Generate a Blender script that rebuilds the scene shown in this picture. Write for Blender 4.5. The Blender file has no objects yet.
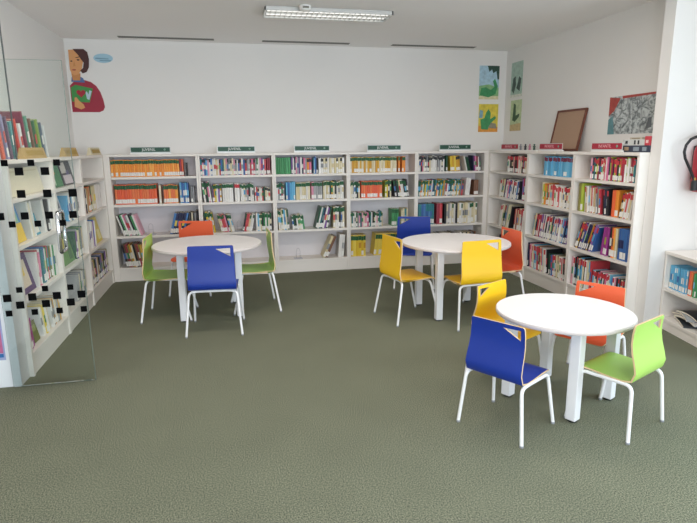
import bpy, bmesh, math, random
from mathutils import Vector, Matrix
from mathutils.geometry import delaunay_2d_cdt
R = random.Random(7)
S = bpy.context.scene
COL = S.collection
rad = math.radians

# ------------------------------------------------------------------ camera
F_PX, PITCH, YAW, ROLL, CAM_D = 549.165, -0.206066, -0.207506, -0.008375, 6.98612
cam_d = bpy.data.cameras.new('camera')
cam = bpy.data.objects.new('camera', cam_d); COL.objects.link(cam)
cam_d.sensor_fit = 'HORIZONTAL'; cam_d.sensor_width = 36.0
cam_d.lens = F_PX / 697.0 * 36.0
cam_d.clip_start = 0.05
_cy, _sy, _cp, _sp = math.cos(YAW), math.sin(YAW), math.cos(PITCH), math.sin(PITCH)
_fw = Vector((-_sy * _cp, _cy * _cp, _sp)); _rt = Vector((_cy, _sy, 0)); _up = _rt.cross(_fw)
_cr, _sr = math.cos(ROLL), math.sin(ROLL)
_r2 = _cr * _rt + _sr * _up; _u2 = -_sr * _rt + _cr * _up
m3 = Matrix((_r2, _u2, -_fw)).transposed()
cam.matrix_world = Matrix.Translation((0, -CAM_D, 1.6)) @ m3.to_4x4()
S.camera = cam

# ------------------------------------------------------------------ world, light, exposure
S.view_settings.view_transform = 'Standard'; S.view_settings.look = 'None'
S.view_settings.gamma = 1.0; S.view_settings.use_curve_mapping = False
S.view_settings.exposure = -0.38
S.cycles.max_bounces = 10; S.cycles.diffuse_bounces = 6; S.cycles.transparent_max_bounces = 12
S.cycles.use_denoising = True; S.cycles.sample_clamp_indirect = 6.0
S.cycles.caustics_reflective = False; S.cycles.caustics_refractive = False
W = bpy.data.worlds.new('daylight'); S.world = W; W.use_nodes = True
W.node_tree.nodes['Background'].inputs[0].default_value = (0.75, 0.87, 1.0, 1)
W.node_tree.nodes['Background'].inputs[1].default_value = 1.0

def area(name, loc, rot, sx, sy, power, color):
    d = bpy.data.lights.new(name, 'AREA'); d.shape = 'RECTANGLE'; d.size = sx; d.size_y = sy
    d.energy = power; d.color = color
    o = bpy.data.objects.new(name, d); COL.objects.link(o); o.location = loc; o.rotation_euler = rot
    return o
DAY = (0.82, 0.90, 1.0); WARM = (1.0, 0.885, 0.81)
ROOM_BACK = -10.4          # the window wall behind the camera
SIDE_X = 4.12              # right wall beside the low bookcase
# daylight through the windows of the wall behind the camera and of the right wall near the camera
for i, x in enumerate((-0.55, 2.05)):
    area('daylight_window', (x, ROOM_BACK + 0.03, 1.62), (rad(90), 0, 0), 2.2, 1.7, 165, DAY)
area('daylight_side_window', (SIDE_X - 0.03, -5.9, 1.62), (rad(90), 0, rad(90)), 3.0, 1.5, 112, (0.72, 0.87, 1.0))
# added ceiling lamps out of view, put in to brighten the table tops and floor
ADDED_LAMPS = ((-0.55, -3.0), (1.85, -3.0), (0.98, -6.4))
for x, y in ADDED_LAMPS:
    area('added_lamp_light', (x, y, 2.815), (0, 0, 0), 1.15, 0.26, 30, WARM)

# ------------------------------------------------------------------ materials
def lin(h):
    h = h.lstrip('#'); v = [int(h[i:i + 2], 16) / 255 for i in (0, 2, 4)]
    return tuple(c / 12.92 if c <= 0.04045 else ((c + 0.055) / 1.055) ** 2.4 for c in v) + (1,)
_mats = {}
def mat(name, hexc, rough=0.55, var=0.0, scale=12.0, metal=0.0, spec=0.5, bump=0.0):
    if name in _mats: return _mats[name]
    m = bpy.data.materials.new(name); m.use_nodes = True; nt = m.node_tree; b = nt.nodes['Principled BSDF']
    c = lin(hexc)
    b.inputs['Base Color'].default_value = c; b.inputs['Roughness'].default_value = rough
    b.inputs['Metallic'].default_value = metal; b.inputs['Specular IOR Level'].default_value = spec
    tc = nt.nodes.new('ShaderNodeTexCoord'); n = nt.nodes.new('ShaderNodeTexNoise')
    n.inputs['Scale'].default_value = scale; n.inputs['Detail'].default_value = 4
    nt.links.new(tc.outputs['Object'], n.inputs['Vector'])
    if var > 0:
        mx = nt.nodes.new('ShaderNodeMix'); mx.data_type = 'RGBA'
        mx.inputs[6].default_value = tuple(x * (1 - var) for x in c[:3]) + (1,)
        mx.inputs[7].default_value = tuple(min(1, x * (1 + var)) for x in c[:3]) + (1,)
        nt.links.new(n.outputs['Fac'], mx.inputs[0]); nt.links.new(mx.outputs[2], b.inputs['Base Color'])
    if bump > 0:
        bp = nt.nodes.new('ShaderNodeBump'); bp.inputs['Strength'].default_value = bump
        nt.links.new(n.outputs['Fac'], bp.inputs['Height']); nt.links.new(bp.outputs['Normal'], b.inputs['Normal'])
    _mats[name] = m; return m

M_WALL = mat('painted_wall', '#e6e3df', 0.9, 0.012, 3, spec=0.2)
M_CEIL = mat('ceiling_paint', '#f6f4f3', 0.95, 0.01, 3, spec=0.1)
M_SHELF = mat('white_laminate', '#e9e3db', 0.45, 0.015, 5, spec=0.35)
M_SHELFB = mat('laminate_back_board', '#dcd8da', 0.6, 0.015, 5, spec=0.3)
M_TUBE = mat('white_powder_coat', '#eeeeee', 0.35, 0.0)
M_TABLE = mat('white_table_laminate', '#f1eeec', 0.35, 0.01, 8, spec=0.4)
M_TEDGE = mat('table_edge_band', '#d8cfcb', 0.5)
M_LEG = mat('white_table_leg', '#e8e8ea', 0.4, 0.01, 9)
M_PLY = mat('plywood_edge', '#d6b98f', 0.6, 0.12, 60)
M_BLACK = mat('black_plastic', '#17181b', 0.5)
M_PAPER = mat('book_pages', '#e9e2d0', 0.85, 0.06, 200)
M_CHROME = mat('chrome', '#d9dbde', 0.15, metal=1.0)
M_WHITE = mat('white_card', '#efeeea', 0.7)
M_DARKSLOT = mat('dark_slot', '#55534f', 0.7)
M_VENT = mat('vent_metal', '#8d8b87', 0.6)

def carpet():
    m = bpy.data.materials.new('carpet_green_grey'); m.use_nodes = True; nt = m.node_tree; b = nt.nodes['Principled BSDF']
    tc = nt.nodes.new('ShaderNodeTexCoord')
    n1 = nt.nodes.new('ShaderNodeTexNoise'); n1.inputs['Scale'].default_value = 150; n1.inputs['Detail'].default_value = 6; n1.inputs['Roughness'].default_value = 0.75
    n2 = nt.nodes.new('ShaderNodeTexNoise'); n2.inputs['Scale'].default_value = 3.0; n2.inputs['Detail'].default_value = 3
    for n in (n1, n2): nt.links.new(tc.outputs['Object'], n.inputs['Vector'])
    cr = nt.nodes.new('ShaderNodeValToRGB'); e = cr.color_ramp.elements
    e[0].position = 0.40; e[0].color = lin('#404539'); e[1].position = 0.60; e[1].color = lin('#999b84')
    nt.links.new(n1.outputs['Fac'], cr.inputs[0])
    mx = nt.nodes.new('ShaderNodeMix'); mx.data_type = 'RGBA'; mx.blend_type = 'MULTIPLY'; mx.inputs[0].default_value = 0.2
    nt.links.new(cr.outputs[0], mx.inputs[6]); nt.links.new(n2.outputs['Fac'], mx.inputs[7])
    nt.links.new(mx.outputs[2], b.inputs['Base Color'])
    b.inputs['Roughness'].default_value = 0.97; b.inputs['Specular IOR Level'].default_value = 0.08
    bp = nt.nodes.new('ShaderNodeBump'); bp.inputs['Strength'].default_value = 0.12; bp.inputs['Distance'].default_value = 0.006
    nt.links.new(n1.outputs['Fac'], bp.inputs['Height']); nt.links.new(bp.outputs['Normal'], b.inputs['Normal'])
    return m
M_CARPET = carpet()

def glass(name, tint, refl):
    m = bpy.data.materials.new(name); m.use_nodes = True; nt = m.node_tree
    nt.nodes.remove(nt.nodes['Principled BSDF']); out = nt.nodes['Material Output']
    t = nt.nodes.new('ShaderNodeBsdfTransparent'); t.inputs[0].default_value = tint
    g = nt.nodes.new('ShaderNodeBsdfGlossy'); g.inputs['Roughness'].default_value = 0.02
    f = nt.nodes.new('ShaderNodeFresnel'); f.inputs[0].default_value = refl
    mx = nt.nodes.new('ShaderNodeMixShader')
    nt.links.new(f.outputs[0], mx.inputs[0]); nt.links.new(t.outputs[0], mx.inputs[1]); nt.links.new(g.outputs[0], mx.inputs[2])
    nt.links.new(mx.outputs[0], out.inputs[0]); return m
M_GLASS = glass('clear_glass', (0.955, 0.98, 0.97, 1), 1.5)
M_GEDGE = mat('glass_edge_green', '#6c7c75', 0.3)
M_SQ = mat('black_film', '#050607', 0.8, spec=0.1)

# ------------------------------------------------------------------ mesh helpers
class MB:
    """collects shapes of one part, each with its material, into ONE mesh"""
    def __init__(s): s.v = []; s.f = []; s.mi = []; s.mats = []; s.sm = []
    def slot(s, m):
        if m not in s.mats: s.mats.append(m)
        return s.mats.index(m)
    def add(s, vs, fs, m, T=None, smooth=False):
        o = len(s.v); k = s.slot(m)
        for p in vs: s.v.append(tuple(T @ Vector(p)) if T else tuple(p))
        for f in fs: s.f.append([i + o for i in f]); s.mi.append(k); s.sm.append(smooth)
    def box(s, a, b, m, T=None):
        (x0, y0, z0), (x1, y1, z1) = a, b
        vs = [(x0, y0, z0), (x1, y0, z0), (x1, y1, z0), (x0, y1, z0), (x0, y0, z1), (x1, y0, z1), (x1, y1, z1), (x0, y1, z1)]
        s.add(vs, [(0, 3, 2, 1), (4, 5, 6, 7), (0, 1, 5, 4), (1, 2, 6, 5), (2, 3, 7, 6), (3, 0, 4, 7)], m, T)
    def bevbox(s, a, b, r, m, T=None):
        bm = bmesh.new(); bmesh.ops.create_cube(bm, size=1)
        for v in bm.verts:
            v.co = Vector([(a[i] + b[i]) / 2 + v.co[i] * (b[i] - a[i]) for i in range(3)])
        bmesh.ops.bevel(bm, geom=bm.edges[:], offset=r, segments=2, profile=0.6, affect='EDGES')
        bm.verts.index_update()
        s.add([v.co[:] for v in bm.verts], [[v.index for v in f.verts] for f in bm.faces], m, T); bm.free()
    def prism(s, poly, z0, z1, m, T=None, edge=None):
        n = len(poly); vs = [(x, y, z0) for x, y in poly] + [(x, y, z1) for x, y in poly]
        s.add(vs, [list(range(n))[::-1], list(range(n, 2 * n))], m, T)
        s.add(vs, [(i, (i + 1) % n, n + (i + 1) % n, n + i) for i in range(n)], edge or m, T)
    def tube(s, pts, r, m, seg=10, T=None, caps=True):
        pts = [Vector(p) for p in pts]; rs = r if isinstance(r, (list, tuple)) else [r] * len(pts)
        vs, fs = [], []; nrm = None
        for i, p in enumerate(pts):
            t = (pts[min(i + 1, len(pts) - 1)] - pts[max(i - 1, 0)]).normalized()
            if nrm is None:
                nrm = t.orthogonal().normalized()
            nrm = (nrm - t * nrm.dot(t)).normalized(); bn = t.cross(nrm)
            for k in range(seg):
                a = 2 * math.pi * k / seg
                vs.append(p + rs[i] * (math.cos(a) * nrm + math.sin(a) * bn))
        for i in range(len(pts) - 1):
            for k in range(seg):
                a, b = i * seg + k, i * seg + (k + 1) % seg
                fs.append((a, b, b + seg, a + seg))
        s.add(vs, fs, m, T, True)
        if caps:
            s.add(vs[:seg], [list(range(seg))[::-1]], m, T); s.add(vs[-seg:], [list(range(seg))], m, T)
    def lathe(s, prof, m, seg=48, T=None):
        n = len(prof); vs = [(r * math.cos(2 * math.pi * k / seg), r * math.sin(2 * math.pi * k / seg), z) for k in range(seg) for r, z in prof]
        fs = [(k * n + i, ((k + 1) % seg) * n + i, ((k + 1) % seg) * n + i + 1, k * n + i + 1) for k in range(seg) for i in range(n - 1)]
        s.add(vs, fs, m, T, True)
    def build(s, name, parent=None, loc=None, rot=None, smooth_angle=None):
        me = bpy.data.meshes.new(name); me.from_pydata(s.v, [], s.f); me.update()
        for m in s.mats: me.materials.append(m)
        me.polygons.foreach_set('material_index', s.mi); me.polygons.foreach_set('use_smooth', s.sm)
        o = bpy.data.objects.new(name, me); COL.objects.link(o)
        if parent: o.parent = parent
        if loc: o.location = loc
        if rot: o.rotation_euler = rot
        return o

def tag(o, label=None, cat=None, group=None, kind=None):
    if label: o['label'] = label
    if cat: o['category'] = cat
    if group: o['group'] = group
    if kind: o['kind'] = kind
    return o
def thing(name, label, cat, loc=(0, 0, 0), rz=0.0, group=None):
    o = bpy.data.objects.new(name, None); COL.objects.link(o); o.location = loc; o.rotation_euler = (0, 0, rz)
    o.empty_display_size = 0.1
    return tag(o, label, cat, group)
def boxobj(name, a, b, m, parent=None, bev=0):
    q = MB()
    if bev: q.bevbox(a, b, bev, m)
    else: q.box(a, b, m)
    return q.build(name, parent)
def struct(name, a, b, m):
    return tag(boxobj(name, a, b, m), kind='structure')
def lettering(text, size, m, parent, M, name='lettering', depth=0.001):
    c = bpy.data.curves.new('lettering_curve', 'FONT'); c.body = text; c.size = size; c.align_x = 'CENTER'; c.align_y = 'CENTER'; c.extrude = depth
    t = bpy.data.objects.new('lettering_tmp', c); COL.objects.link(t)
    dg = bpy.context.evaluated_depsgraph_get(); me = bpy.data.meshes.new_from_object(t.evaluated_get(dg))
    bpy.data.objects.remove(t); bpy.data.curves.remove(c)
    me.name = name; me.materials.clear(); me.materials.append(m)
    o = bpy.data.objects.new(name, me); COL.objects.link(o); o.parent = parent; o.matrix_local = M
    return o

# ------------------------------------------------------------------ room
HC = 2.8545; WL = -1.8185; WR = 3.7722; WB = 0.30
XL, XR = -1.4526, 3.4185
PX0, PY0, PY1 = 3.515, -2.965, -2.8445
struct('floor', (WL - .1, ROOM_BACK - .1, -.08), (SIDE_X + .1, WB + .1, 0), M_CARPET)
struct('ceiling', (WL - .1, ROOM_BACK - .1, HC), (SIDE_X + .1, WB + .1, HC + .1), M_CEIL)
struct('wall_back', (WL - .1, WB, 0), (SIDE_X + .1, WB + .1, HC), M_WALL)
struct('wall_left', (WL - .1, ROOM_BACK, 0), (WL, WB, HC), M_WALL)
struct('wall_right', (WR, PY1, 0), (WR + .1, WB, HC), M_WALL)
struct('wall_pier', (PX0, PY0, 0), (SIDE_X + .1, PY1, HC), M_WALL)
def wall_with_holes(name, horiz, lo, hi, holes, z0, z1, pos, th, m):
    """wall along X (horiz) or Y with window openings: one mesh"""
    q = MB(); cur = lo
    def seg(a, b, za, zb):
        if horiz: q.box((a, pos, za), (b, pos + th, zb), m)
        else: q.box((pos, a, za), (pos + th, b, zb), m)
    for a, b in holes:
        seg(cur, a, 0, HC); seg(a, b, 0, z0); seg(a, b, z1, HC); cur = b
    seg(cur, hi, 0, HC)
    return tag(q.build(name), kind='structure')
wall_with_holes('wall_front', True, WL, SIDE_X, [(-1.65, .55), (.95, 3.15)], .77, 2.47, ROOM_BACK - .1, .1, M_WALL)
wall_with_holes('wall_side', False, ROOM_BACK, PY0, [(-7.4, -4.4)], .87, 2.37, SIDE_X, .1, M_WALL)
def window_frame(n, horiz, a, b, z0, z1, pos):
    q = MB(); w = .05
    def bx(u0, u1, za, zb):
        if horiz: q.box((u0, pos - .09, za), (u1, pos - .02, zb), M_TUBE)
        else: q.box((pos + .02, u0, za), (pos + .09, u1, zb), M_TUBE)
    bx(a, b, z0, z0 + w); bx(a, b, z1 - w, z1); bx(a, a + w, z0, z1); bx(b - w, b, z0, z1); bx((a + b) / 2 - w / 2, (a + b) / 2 + w / 2, z0, z1)
    tag(q.build('window_%d' % n), kind='structure')
window_frame(1, True, -1.65, .55, .77, 2.47, ROOM_BACK)
window_frame(2, True, .95, 3.15, .77, 2.47, ROOM_BACK)
window_frame(3, False, -7.4, -4.4, .87, 2.37, SIDE_X)
# fillers closing the two corners between the bookcase runs
struct('trim_1', (WL, .0, 0), (XL - .001, WB, 1.5312), M_SHELF)
struct('trim_2', (XR + .001, .0, 0), (WR, WB, 1.5312), M_SHELF)

# ------------------------------------------------------------------ ceiling fittings
for i, (x0, x1) in enumerate(((-1.187, -.114), (.45, 1.525), (2.07, 3.20))):
    t = thing('air_slot_vent', ['long slot air vent in the ceiling above the woman mural, leftmost of three',
              'long slot air vent in the ceiling behind the strip light, middle of three',
              'long slot air vent in the ceiling near the right corner pictures'][i], 'vent', ((x0 + x1) / 2, .09, HC), group='slot vents along the back of the ceiling')
    h = (x1 - x0) / 2
    q = MB(); q.box((-h, -.050, -.003), (h, -.043, 0), M_VENT); q.box((-h, .043, -.003), (h, .050, 0), M_VENT)
    q.box((-h, -.043, -.003), (-h + .006, .043, 0), M_VENT); q.box((h - .006, -.043, -.003), (h, .043, 0), M_VENT); q.build('frame', t)
    boxobj('slot', (-h + .006, -.043, -.0015), (h - .006, .043, -.0003), M_DARKSLOT, t)
    boxobj('blade', (-h + .006, -.004, -.003), (h - .006, .004, -.0015), M_VENT, t)

M_LUV = mat('louvre_aluminium', '#d8d8d4', 0.3, metal=0.6)
M_LDIF = mat('luminaire_reflector', '#f4f4f0', 0.25, metal=0.2)
def luminaire(x, y, label, lit, group):
    t = thing('ceiling_light', label, 'light', (x, y, HC), group=group)
    L, D = .605, .155
    q = MB(); q.box((-L, -D, -.035), (L, -D + .012, 0), M_LUV); q.box((-L, D - .012, -.035), (L, D, 0), M_LUV)
    q.box((-L, -D, -.035), (-L + .012, D, 0), M_LUV); q.box((L - .012, -D, -.035), (L, D, 0), M_LUV); q.build('housing', t)
    boxobj('reflector', (-L + .012, -D + .012, -.006), (L - .012, D - .012, -.001), M_LDIF, t)
    q = MB()
    for k in range(1, 24):
        xx = -L + .012 + k * (2 * L - .024) / 24; q.box((xx - .002, -D + .012, -.032), (xx + .002, D - .012, -.010), M_LUV)
    q.box((-L + .012, -.004, -.033), (L - .012, .004, -.010), M_LUV); q.build('louvre', t)
    for s in (-1, 1):
        m = bpy.data.materials.get('lit_tube')
        if not m:
            m = bpy.data.materials.new('lit_tube'); m.use_nodes = True; b = m.node_tree.nodes['Principled BSDF']
            b.inputs['Emission Color'].default_value = (1, .97, .92, 1); b.inputs['Emission Strength'].default_value = 1.6
        q = MB(); q.tube([(-L + .03, s * .072, -.018), (L - .03, s * .072, -.018)], .008, m if lit else M_WHITE, 8); q.build('tube', t)
    return t
luminaire(.98, -1.46, 'long louvred strip light in the ceiling', True, None)
t = thing('smoke_detector', 'small white detector on the ceiling at the front edge of the strip light', 'detector', (.735, -1.675, HC))
q = MB(); q.lathe([(.0, -.045), (.034, -.045), (.05, -.032), (.055, -.012), (.055, 0), (0, 0)], M_WHITE, 28); q.build('dome', t)
boxobj('grille', (-.028, -.057, -.03), (.028, -.045, -.014), mat('detector_grille', '#7d7a70', .6), t)

# ------------------------------------------------------------------ bookcases
HT, H1, H2, H3, HB = 1.5312, 1.2675, .9403, .5590, .1669
TB, TS = .028, .024
FRAMES = {'back': (Vector((1, 0, 0)), Vector((0, 1, 0)), 0.0),
          'right': (Vector((0, -1, 0)), Vector((1, 0, 0)), rad(-90)),
          'left': (Vector((0, 1, 0)), Vector((-1, 0, 0)), rad(90))}
def bookcase(label, origin, rz, W, D, sides=(TS, TS), levels=(H1, H2, H3), hb=HB, ht=HT, group=None, top_over=0.0):
    t = thing('bookcase', label, 'bookcase', origin, rz, group)
    boxobj('side_panel', (0, 0, 0), (sides[0], D, ht - TB), M_SHELF, t, .002)
    boxobj('side_panel', (W - sides[1], 0, 0), (W, D, ht - TB), M_SHELF, t, .002)
    boxobj('top_panel', (0, -.006 - top_over, ht - TB), (W, D, ht), M_SHELF, t, .003)
    boxobj('back_panel', (sides[0], D - .012, hb), (W - sides[1], D - .002, ht - TB), M_SHELFB, t)
    for z in levels:
        q = MB(); q.bevbox((sides[0], .002, z - TB), (W - sides[1], D - .012, z), .002, M_SHELF)
        q.build('shelf_board', t)
    boxobj('bottom_board', (sides[0], .002, hb - TB), (W - sides[1], D - .012, hb), M_SHELF, t, .002)
    boxobj('plinth', (sides[0], .012, 0), (W - sides[1], .03, hb - TB), M_SHELF, t)
    return t
UX = [XL, -.386, .528, 1.480, 2.401, XR]
CASES = {}
nm_back = ['leftmost', 'second from left', 'middle', 'second from right', 'rightmost']
for i in range(5):
    sd = (.066 if i == 0 else TS, .06 if i == 4 else TS)
    bookcase('white four-shelf bookcase along the back wall, %s of five under the green signs' % nm_back[i],
             (UX[i], 0, 0), 0, UX[i + 1] - UX[i] - .001, WB - .003, sd, group='back wall bookcases')
    CASES['B%d' % (i + 1)] = ('back', Vector((UX[i], 0, 0)), sd[0], UX[i + 1] - UX[i] - .001 - sd[0] - sd[1])
RY = [-.001, -1.0178, -1.9172, -2.8425]
nm_right = ['far', 'middle', 'near']
for i in range(3):
    sd = (.05 if i == 0 else TS, TS if i < 2 else .03)
    bookcase(['white bookcase on the right wall nearest the back corner', 'white bookcase in the middle of the right wall run, below the cork board',
              'white bookcase at the near end of the right wall run, beside the pier'][i],
             (XR, RY[i], 0), rad(-90), RY[i] - RY[i + 1] - .001, WR - XR - .002, sd, group='right wall bookcases')
    CASES['R%d' % (i + 1)] = ('right', Vector((XR, RY[i], 0)), sd[0], RY[i] - RY[i + 1] - .001 - sd[0] - sd[1])
LY = [-.001, -1.02, -1.93, -2.897]
for i in range(3):
    y0 = LY[i + 1]; w = LY[i] - LY[i + 1] - .001; sd = (TS if i < 2 else .03, .05 if i == 0 else TS)
    bookcase(['white bookcase on the left wall nearest the back corner', 'white bookcase in the middle of the left wall run, partly behind the glass door',
              'white bookcase at the near end of the left wall run, behind the glass door'][i],
             (XL, y0, 0), rad(90), w, XL - WL - .003, sd, group='left wall bookcases')
    CASES['L%d' % (i + 1)] = ('left', Vector((XL, y0, 0)), sd[0], w - sd[0] - sd[1])
LOWH = .695; LOWA = rad(10); LOWO = Vector((3.665, PY0 - .006, 0))
FRAMES['low'] = (Vector((-math.sin(LOWA), -math.cos(LOWA), 0)), Vector((math.cos(LOWA), -math.sin(LOWA), 0)), rad(-90) - LOWA)
bookcase('low white bookcase against the right wall below the fire extinguisher', LOWO, FRAMES['low'][2], .95, .33,
         levels=(.372,), hb=.105, ht=LOWH)
CASES['Q'] = ('low', LOWO, TS, .95 - 2 * TS)

# ------------------------------------------------------------------ books
PAL = {'orange': ['#ee9a3a', '#e98e34', '#f0a648'], 'redorange': ['#e8673c', '#e67a48', '#e2603e'], 'red': ['#c6454c', '#cf5558', '#b83c46'],
       'dark red': ['#8e2a3a', '#9c3446'], 'blue': ['#3c6aa6', '#37609e', '#4a7cb4'], 'light blue': ['#63aed2', '#56a3cc', '#74b8d8'],
       'navy': ['#232a55', '#1d2346'], 'teal': ['#2a7a82', '#1f6a70', '#347f86'], 'green': ['#3f8f58', '#35804c', '#4c9d66'],
       'dark green': ['#1c4a34', '#1f5539'], 'yellow': ['#e3c53c', '#dcb92f', '#e8d058'], 'gold': ['#d3a437', '#c9962c'], 'cream': ['#d9cda8', '#e0d6b8', '#d2c49a'],
       'white': ['#e3e0da', '#d9d6d0', '#eceae6'], 'grey': ['#8f9193', '#7d8083', '#a5a6a6'], 'black': ['#222226', '#2c2b30'],
       'pink': ['#d98fa6', '#d36f93', '#dfa2b2'], 'purple': ['#7a4f93', '#6b437f', '#8a62a4'], 'magenta': ['#a83a80', '#9c3a88'],
       'brown': ['#6e4a34', '#7c543c'], 'lime': ['#a9bd3a', '#b4c548'], 'olive': ['#7d7a3c', '#8a8546'], 'tan': ['#bfa27a', '#b6966c']}
WORD = {'redorange': 'red-orange'}
def cm(c): 
    k = R.randrange(len(PAL[c])); return mat('cover_%s_%d' % (c.replace(' ', '_'), k), PAL[c][k], .45, .05, 30)
M_TAG = {'g': mat('green_tag', '#1d5a33', .5), 'r': mat('red_tag', '#c0323c', .5), 'd': mat('dark_red_tag', '#7a2340', .5), 'k': mat('black_tag', '#22262a', .5), 'w': mat('white_tag', '#e8e6e0', .6)}
ORD = ['', 'first', 'second', 'third', 'fourth', 'fifth', 'sixth', 'seventh', 'eighth', 'ninth', 'tenth', 'eleventh', 'twelfth', 'thirteenth', 'fourteenth', 'fifteenth',
       'sixteenth', 'seventeenth', 'eighteenth', 'nineteenth', 'twentieth'] + ['twenty-' + w for w in ('first', 'second', 'third', 'fourth', 'fifth', 'sixth', 'seventh', 'eighth', 'ninth')] + ['thirtieth'] + \
      ['thirty-' + w for w in ('first', 'second', 'third', 'fourth', 'fifth', 'sixth', 'seventh', 'eighth', 'ninth')] + ['fortieth'] + ['forty-' + w for w in ('first', 'second', 'third', 'fourth', 'fifth', 'sixth', 'seventh', 'eighth', 'ninth')]
CASENAME = {'B1': 'leftmost back bookcase', 'B2': 'second back bookcase', 'B3': 'middle back bookcase', 'B4': 'fourth back bookcase', 'B5': 'rightmost back bookcase',
            'R1': 'far right-wall bookcase', 'R2': 'middle right-wall bookcase', 'R3': 'near right-wall bookcase',
            'L1': 'far left-wall bookcase', 'L2': 'middle left-wall bookcase', 'L3': 'near left-wall bookcase', 'Q': 'low right bookcase'}
SHELFNAME = {1: 'top', 2: 'second', 3: 'third', 4: 'bottom'}

def book_mb(t, h, d, cov, tagm, lab, acc):
    """spine towards -Y; base centre at origin"""
    q = MB(); b = .0022; x0, x1 = -t / 2, t / 2
    q.box((x0 + b, .004, .003), (x1 - b, d - .004, h - .003), M_PAPER)
    q.box((x0, .002, 0), (x0 + b, d, h), cov); q.box((x1 - b, .002, 0), (x1, d, h), cov)
    bands = [(0, .05, cov)]
    bands += [(.05, .26, lab or cov)]
    bands += [(.26, .38, cov), (.38, .64, acc or cov), (.64, .76, cov), (.76, .96, tagm or cov), (.96, 1, cov)]
    merged = []
    for a, c, m in bands:
        if merged and merged[-1][2] is m: merged[-1] = (merged[-1][0], c, m)
        else: merged.append((a, c, m))
    for a, c, m in merged:      # slightly rounded spine
        za, zb = a * h, c * h; xs = [x0, x0 + t * .25, x1 - t * .25, x1]; ys = [.002, -.0015, -.0015, .002]
        vs = [(xs[i], ys[i], za) for i in range(4)] + [(xs[i], ys[i], zb) for i in range(4)]
        q.add(vs, [(0, 1, 5, 4), (1, 2, 6, 5), (2, 3, 7, 6)], m)
        if a == 0: q.add(vs[:4], [(0, 1, 2, 3)], m)
        if c == 1: q.add(vs[4:], [(3, 2, 1, 0)], m)
    return q
BOOKS = []       # (case, shelf, colour, u0, theta, z0, t, h, d, mats, vset, face)
def row(case, shelf, segs, zbase=None):
    kind, org, s0, Wd = CASES[case]
    z0 = zbase if zbase is not None else {1: H1, 2: H2, 3: H3, 4: HB}[shelf]
    n = 0
    for seg in segs:
        a, b, hh, cols = seg[:4]; op = seg[4] if len(seg) > 4 else {}
        lean = rad(op.get('lean', 0)); tk = op.get('t', .027) * (.72 if len(set(cols)) > 2 else .88); u, ue = s0 + a * Wd + .001, s0 + b * Wd - .001
        mix = len(set(cols)) > 2
        hm = hh if isinstance(hh, tuple) else ((hh - .016, hh + .010) if mix else (hh - .005, hh + .005))
        if mix and 'acc' not in op: op['acc'] = ACC + ['cream', 'light blue']
        if mix and not op.get('cyc'): cols = list(cols) + ['white', 'cream', 'black']
        items = []; tot = 0
        while True:
            t = tk * R.uniform(.82, 1.2); w = t / math.cos(lean) + .0012
            extra = hm[1] * math.sin(abs(lean))
            if tot + w + extra > ue - u: break
            items.append((t, w)); tot += w
        if not items: continue
        cur = u if lean >= 0 else u + hm[1] * math.sin(abs(lean))
        if op.get('al') == 'r': cur += (ue - u - extra) - tot
        for j, (t, w) in enumerate(items):
            c = cols[j % len(cols)] if op.get('cyc') else R.choice(cols)
            h = R.uniform(*hm); d = op.get('d', min(.21, h * .72))
            if lean >= 0: uc = cur + w - .0006 - t / 2 * math.cos(lean)
            else: uc = cur + .0006 + t / 2 * math.cos(lean)
            tg = op.get('tag'); tg = M_TAG[tg] if tg and R.random() < op.get('tp', 1) else None
            lb = M_TAG['w'] if R.random() < op.get('lp', .72) else None
            acc = cm(R.choice(op['acc'])) if 'acc' in op and R.random() < .5 else None
            n += 1
            BOOKS.append(dict(case=case, shelf=shelf, col=c, u=uc, th=lean, z=z0 + t / 2 * abs(math.sin(lean)) + .0004, t=t, h=h, d=d,
                              mats=(cm(c), tg, lb, acc), v=op.get('v', .03) + R.uniform(0, .012), n=n))
            cur += w
    return n
MIXG = ['white', 'white', 'green', 'teal', 'blue', 'red', 'grey', 'cream', 'dark green', 'purple']
MIXR = ['white', 'red', 'white', 'blue', 'cream', 'dark red', 'light blue', 'black', 'orange', 'white', 'pink']
ACC = ['white', 'cream', 'grey', 'red', 'blue', 'green', 'white']
# back wall
row('B1', 1, [(.0, .80, .198, ['orange'], dict(tag='g', t=.029, lp=.9)), (.80, .875, .20, ['redorange', 'dark red'], dict(t=.026, lp=.5)), (.875, .90, .16, ['black'], dict(t=.016))])
row('B1', 2, [(.02, .53, .235, ['redorange'], dict(tag='g', t=.03, lp=.9)), (.535, .575, .22, ['cream'], dict(t=.03)), (.59, .78, .225, ['redorange', 'orange'], dict(tag='g', t=.03, lp=.9)),
              (.785, .91, .245, ['blue', 'light blue', 'blue'], dict(t=.022, acc=['white', 'light blue'])), (.915, .97, .20, ['grey', 'white'], dict(t=.022))])
row('B1', 3, [(.0, .33, .26, ['white', 'black', 'green', 'white', 'pink', 'grey'], dict(lean=-17, t=.026, cyc=1, acc=['red', 'black', 'green'])),
              (.62, .88, .265, ['navy', 'blue', 'navy'], dict(lean=15, t=.03, al='r', acc=['yellow', 'blue'])), (.885, .995, .27, ['black', 'grey', 'black', 'navy'], dict(t=.026))])
row('B1', 4, [(.03, .32, .285, ['black', 'brown', 'dark red', 'olive', 'gold', 'cream'], dict(lean=-10, t=.026, cyc=1, tp=0))])
row('B2', 1, [(.0, .93, .20, MIXG + ['light blue', 'pink'], dict(t=.026, tag='k', tp=.35, acc=ACC)), (.93, .985, .20, ['brown', 'dark red'], dict(t=.026))])
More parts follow.
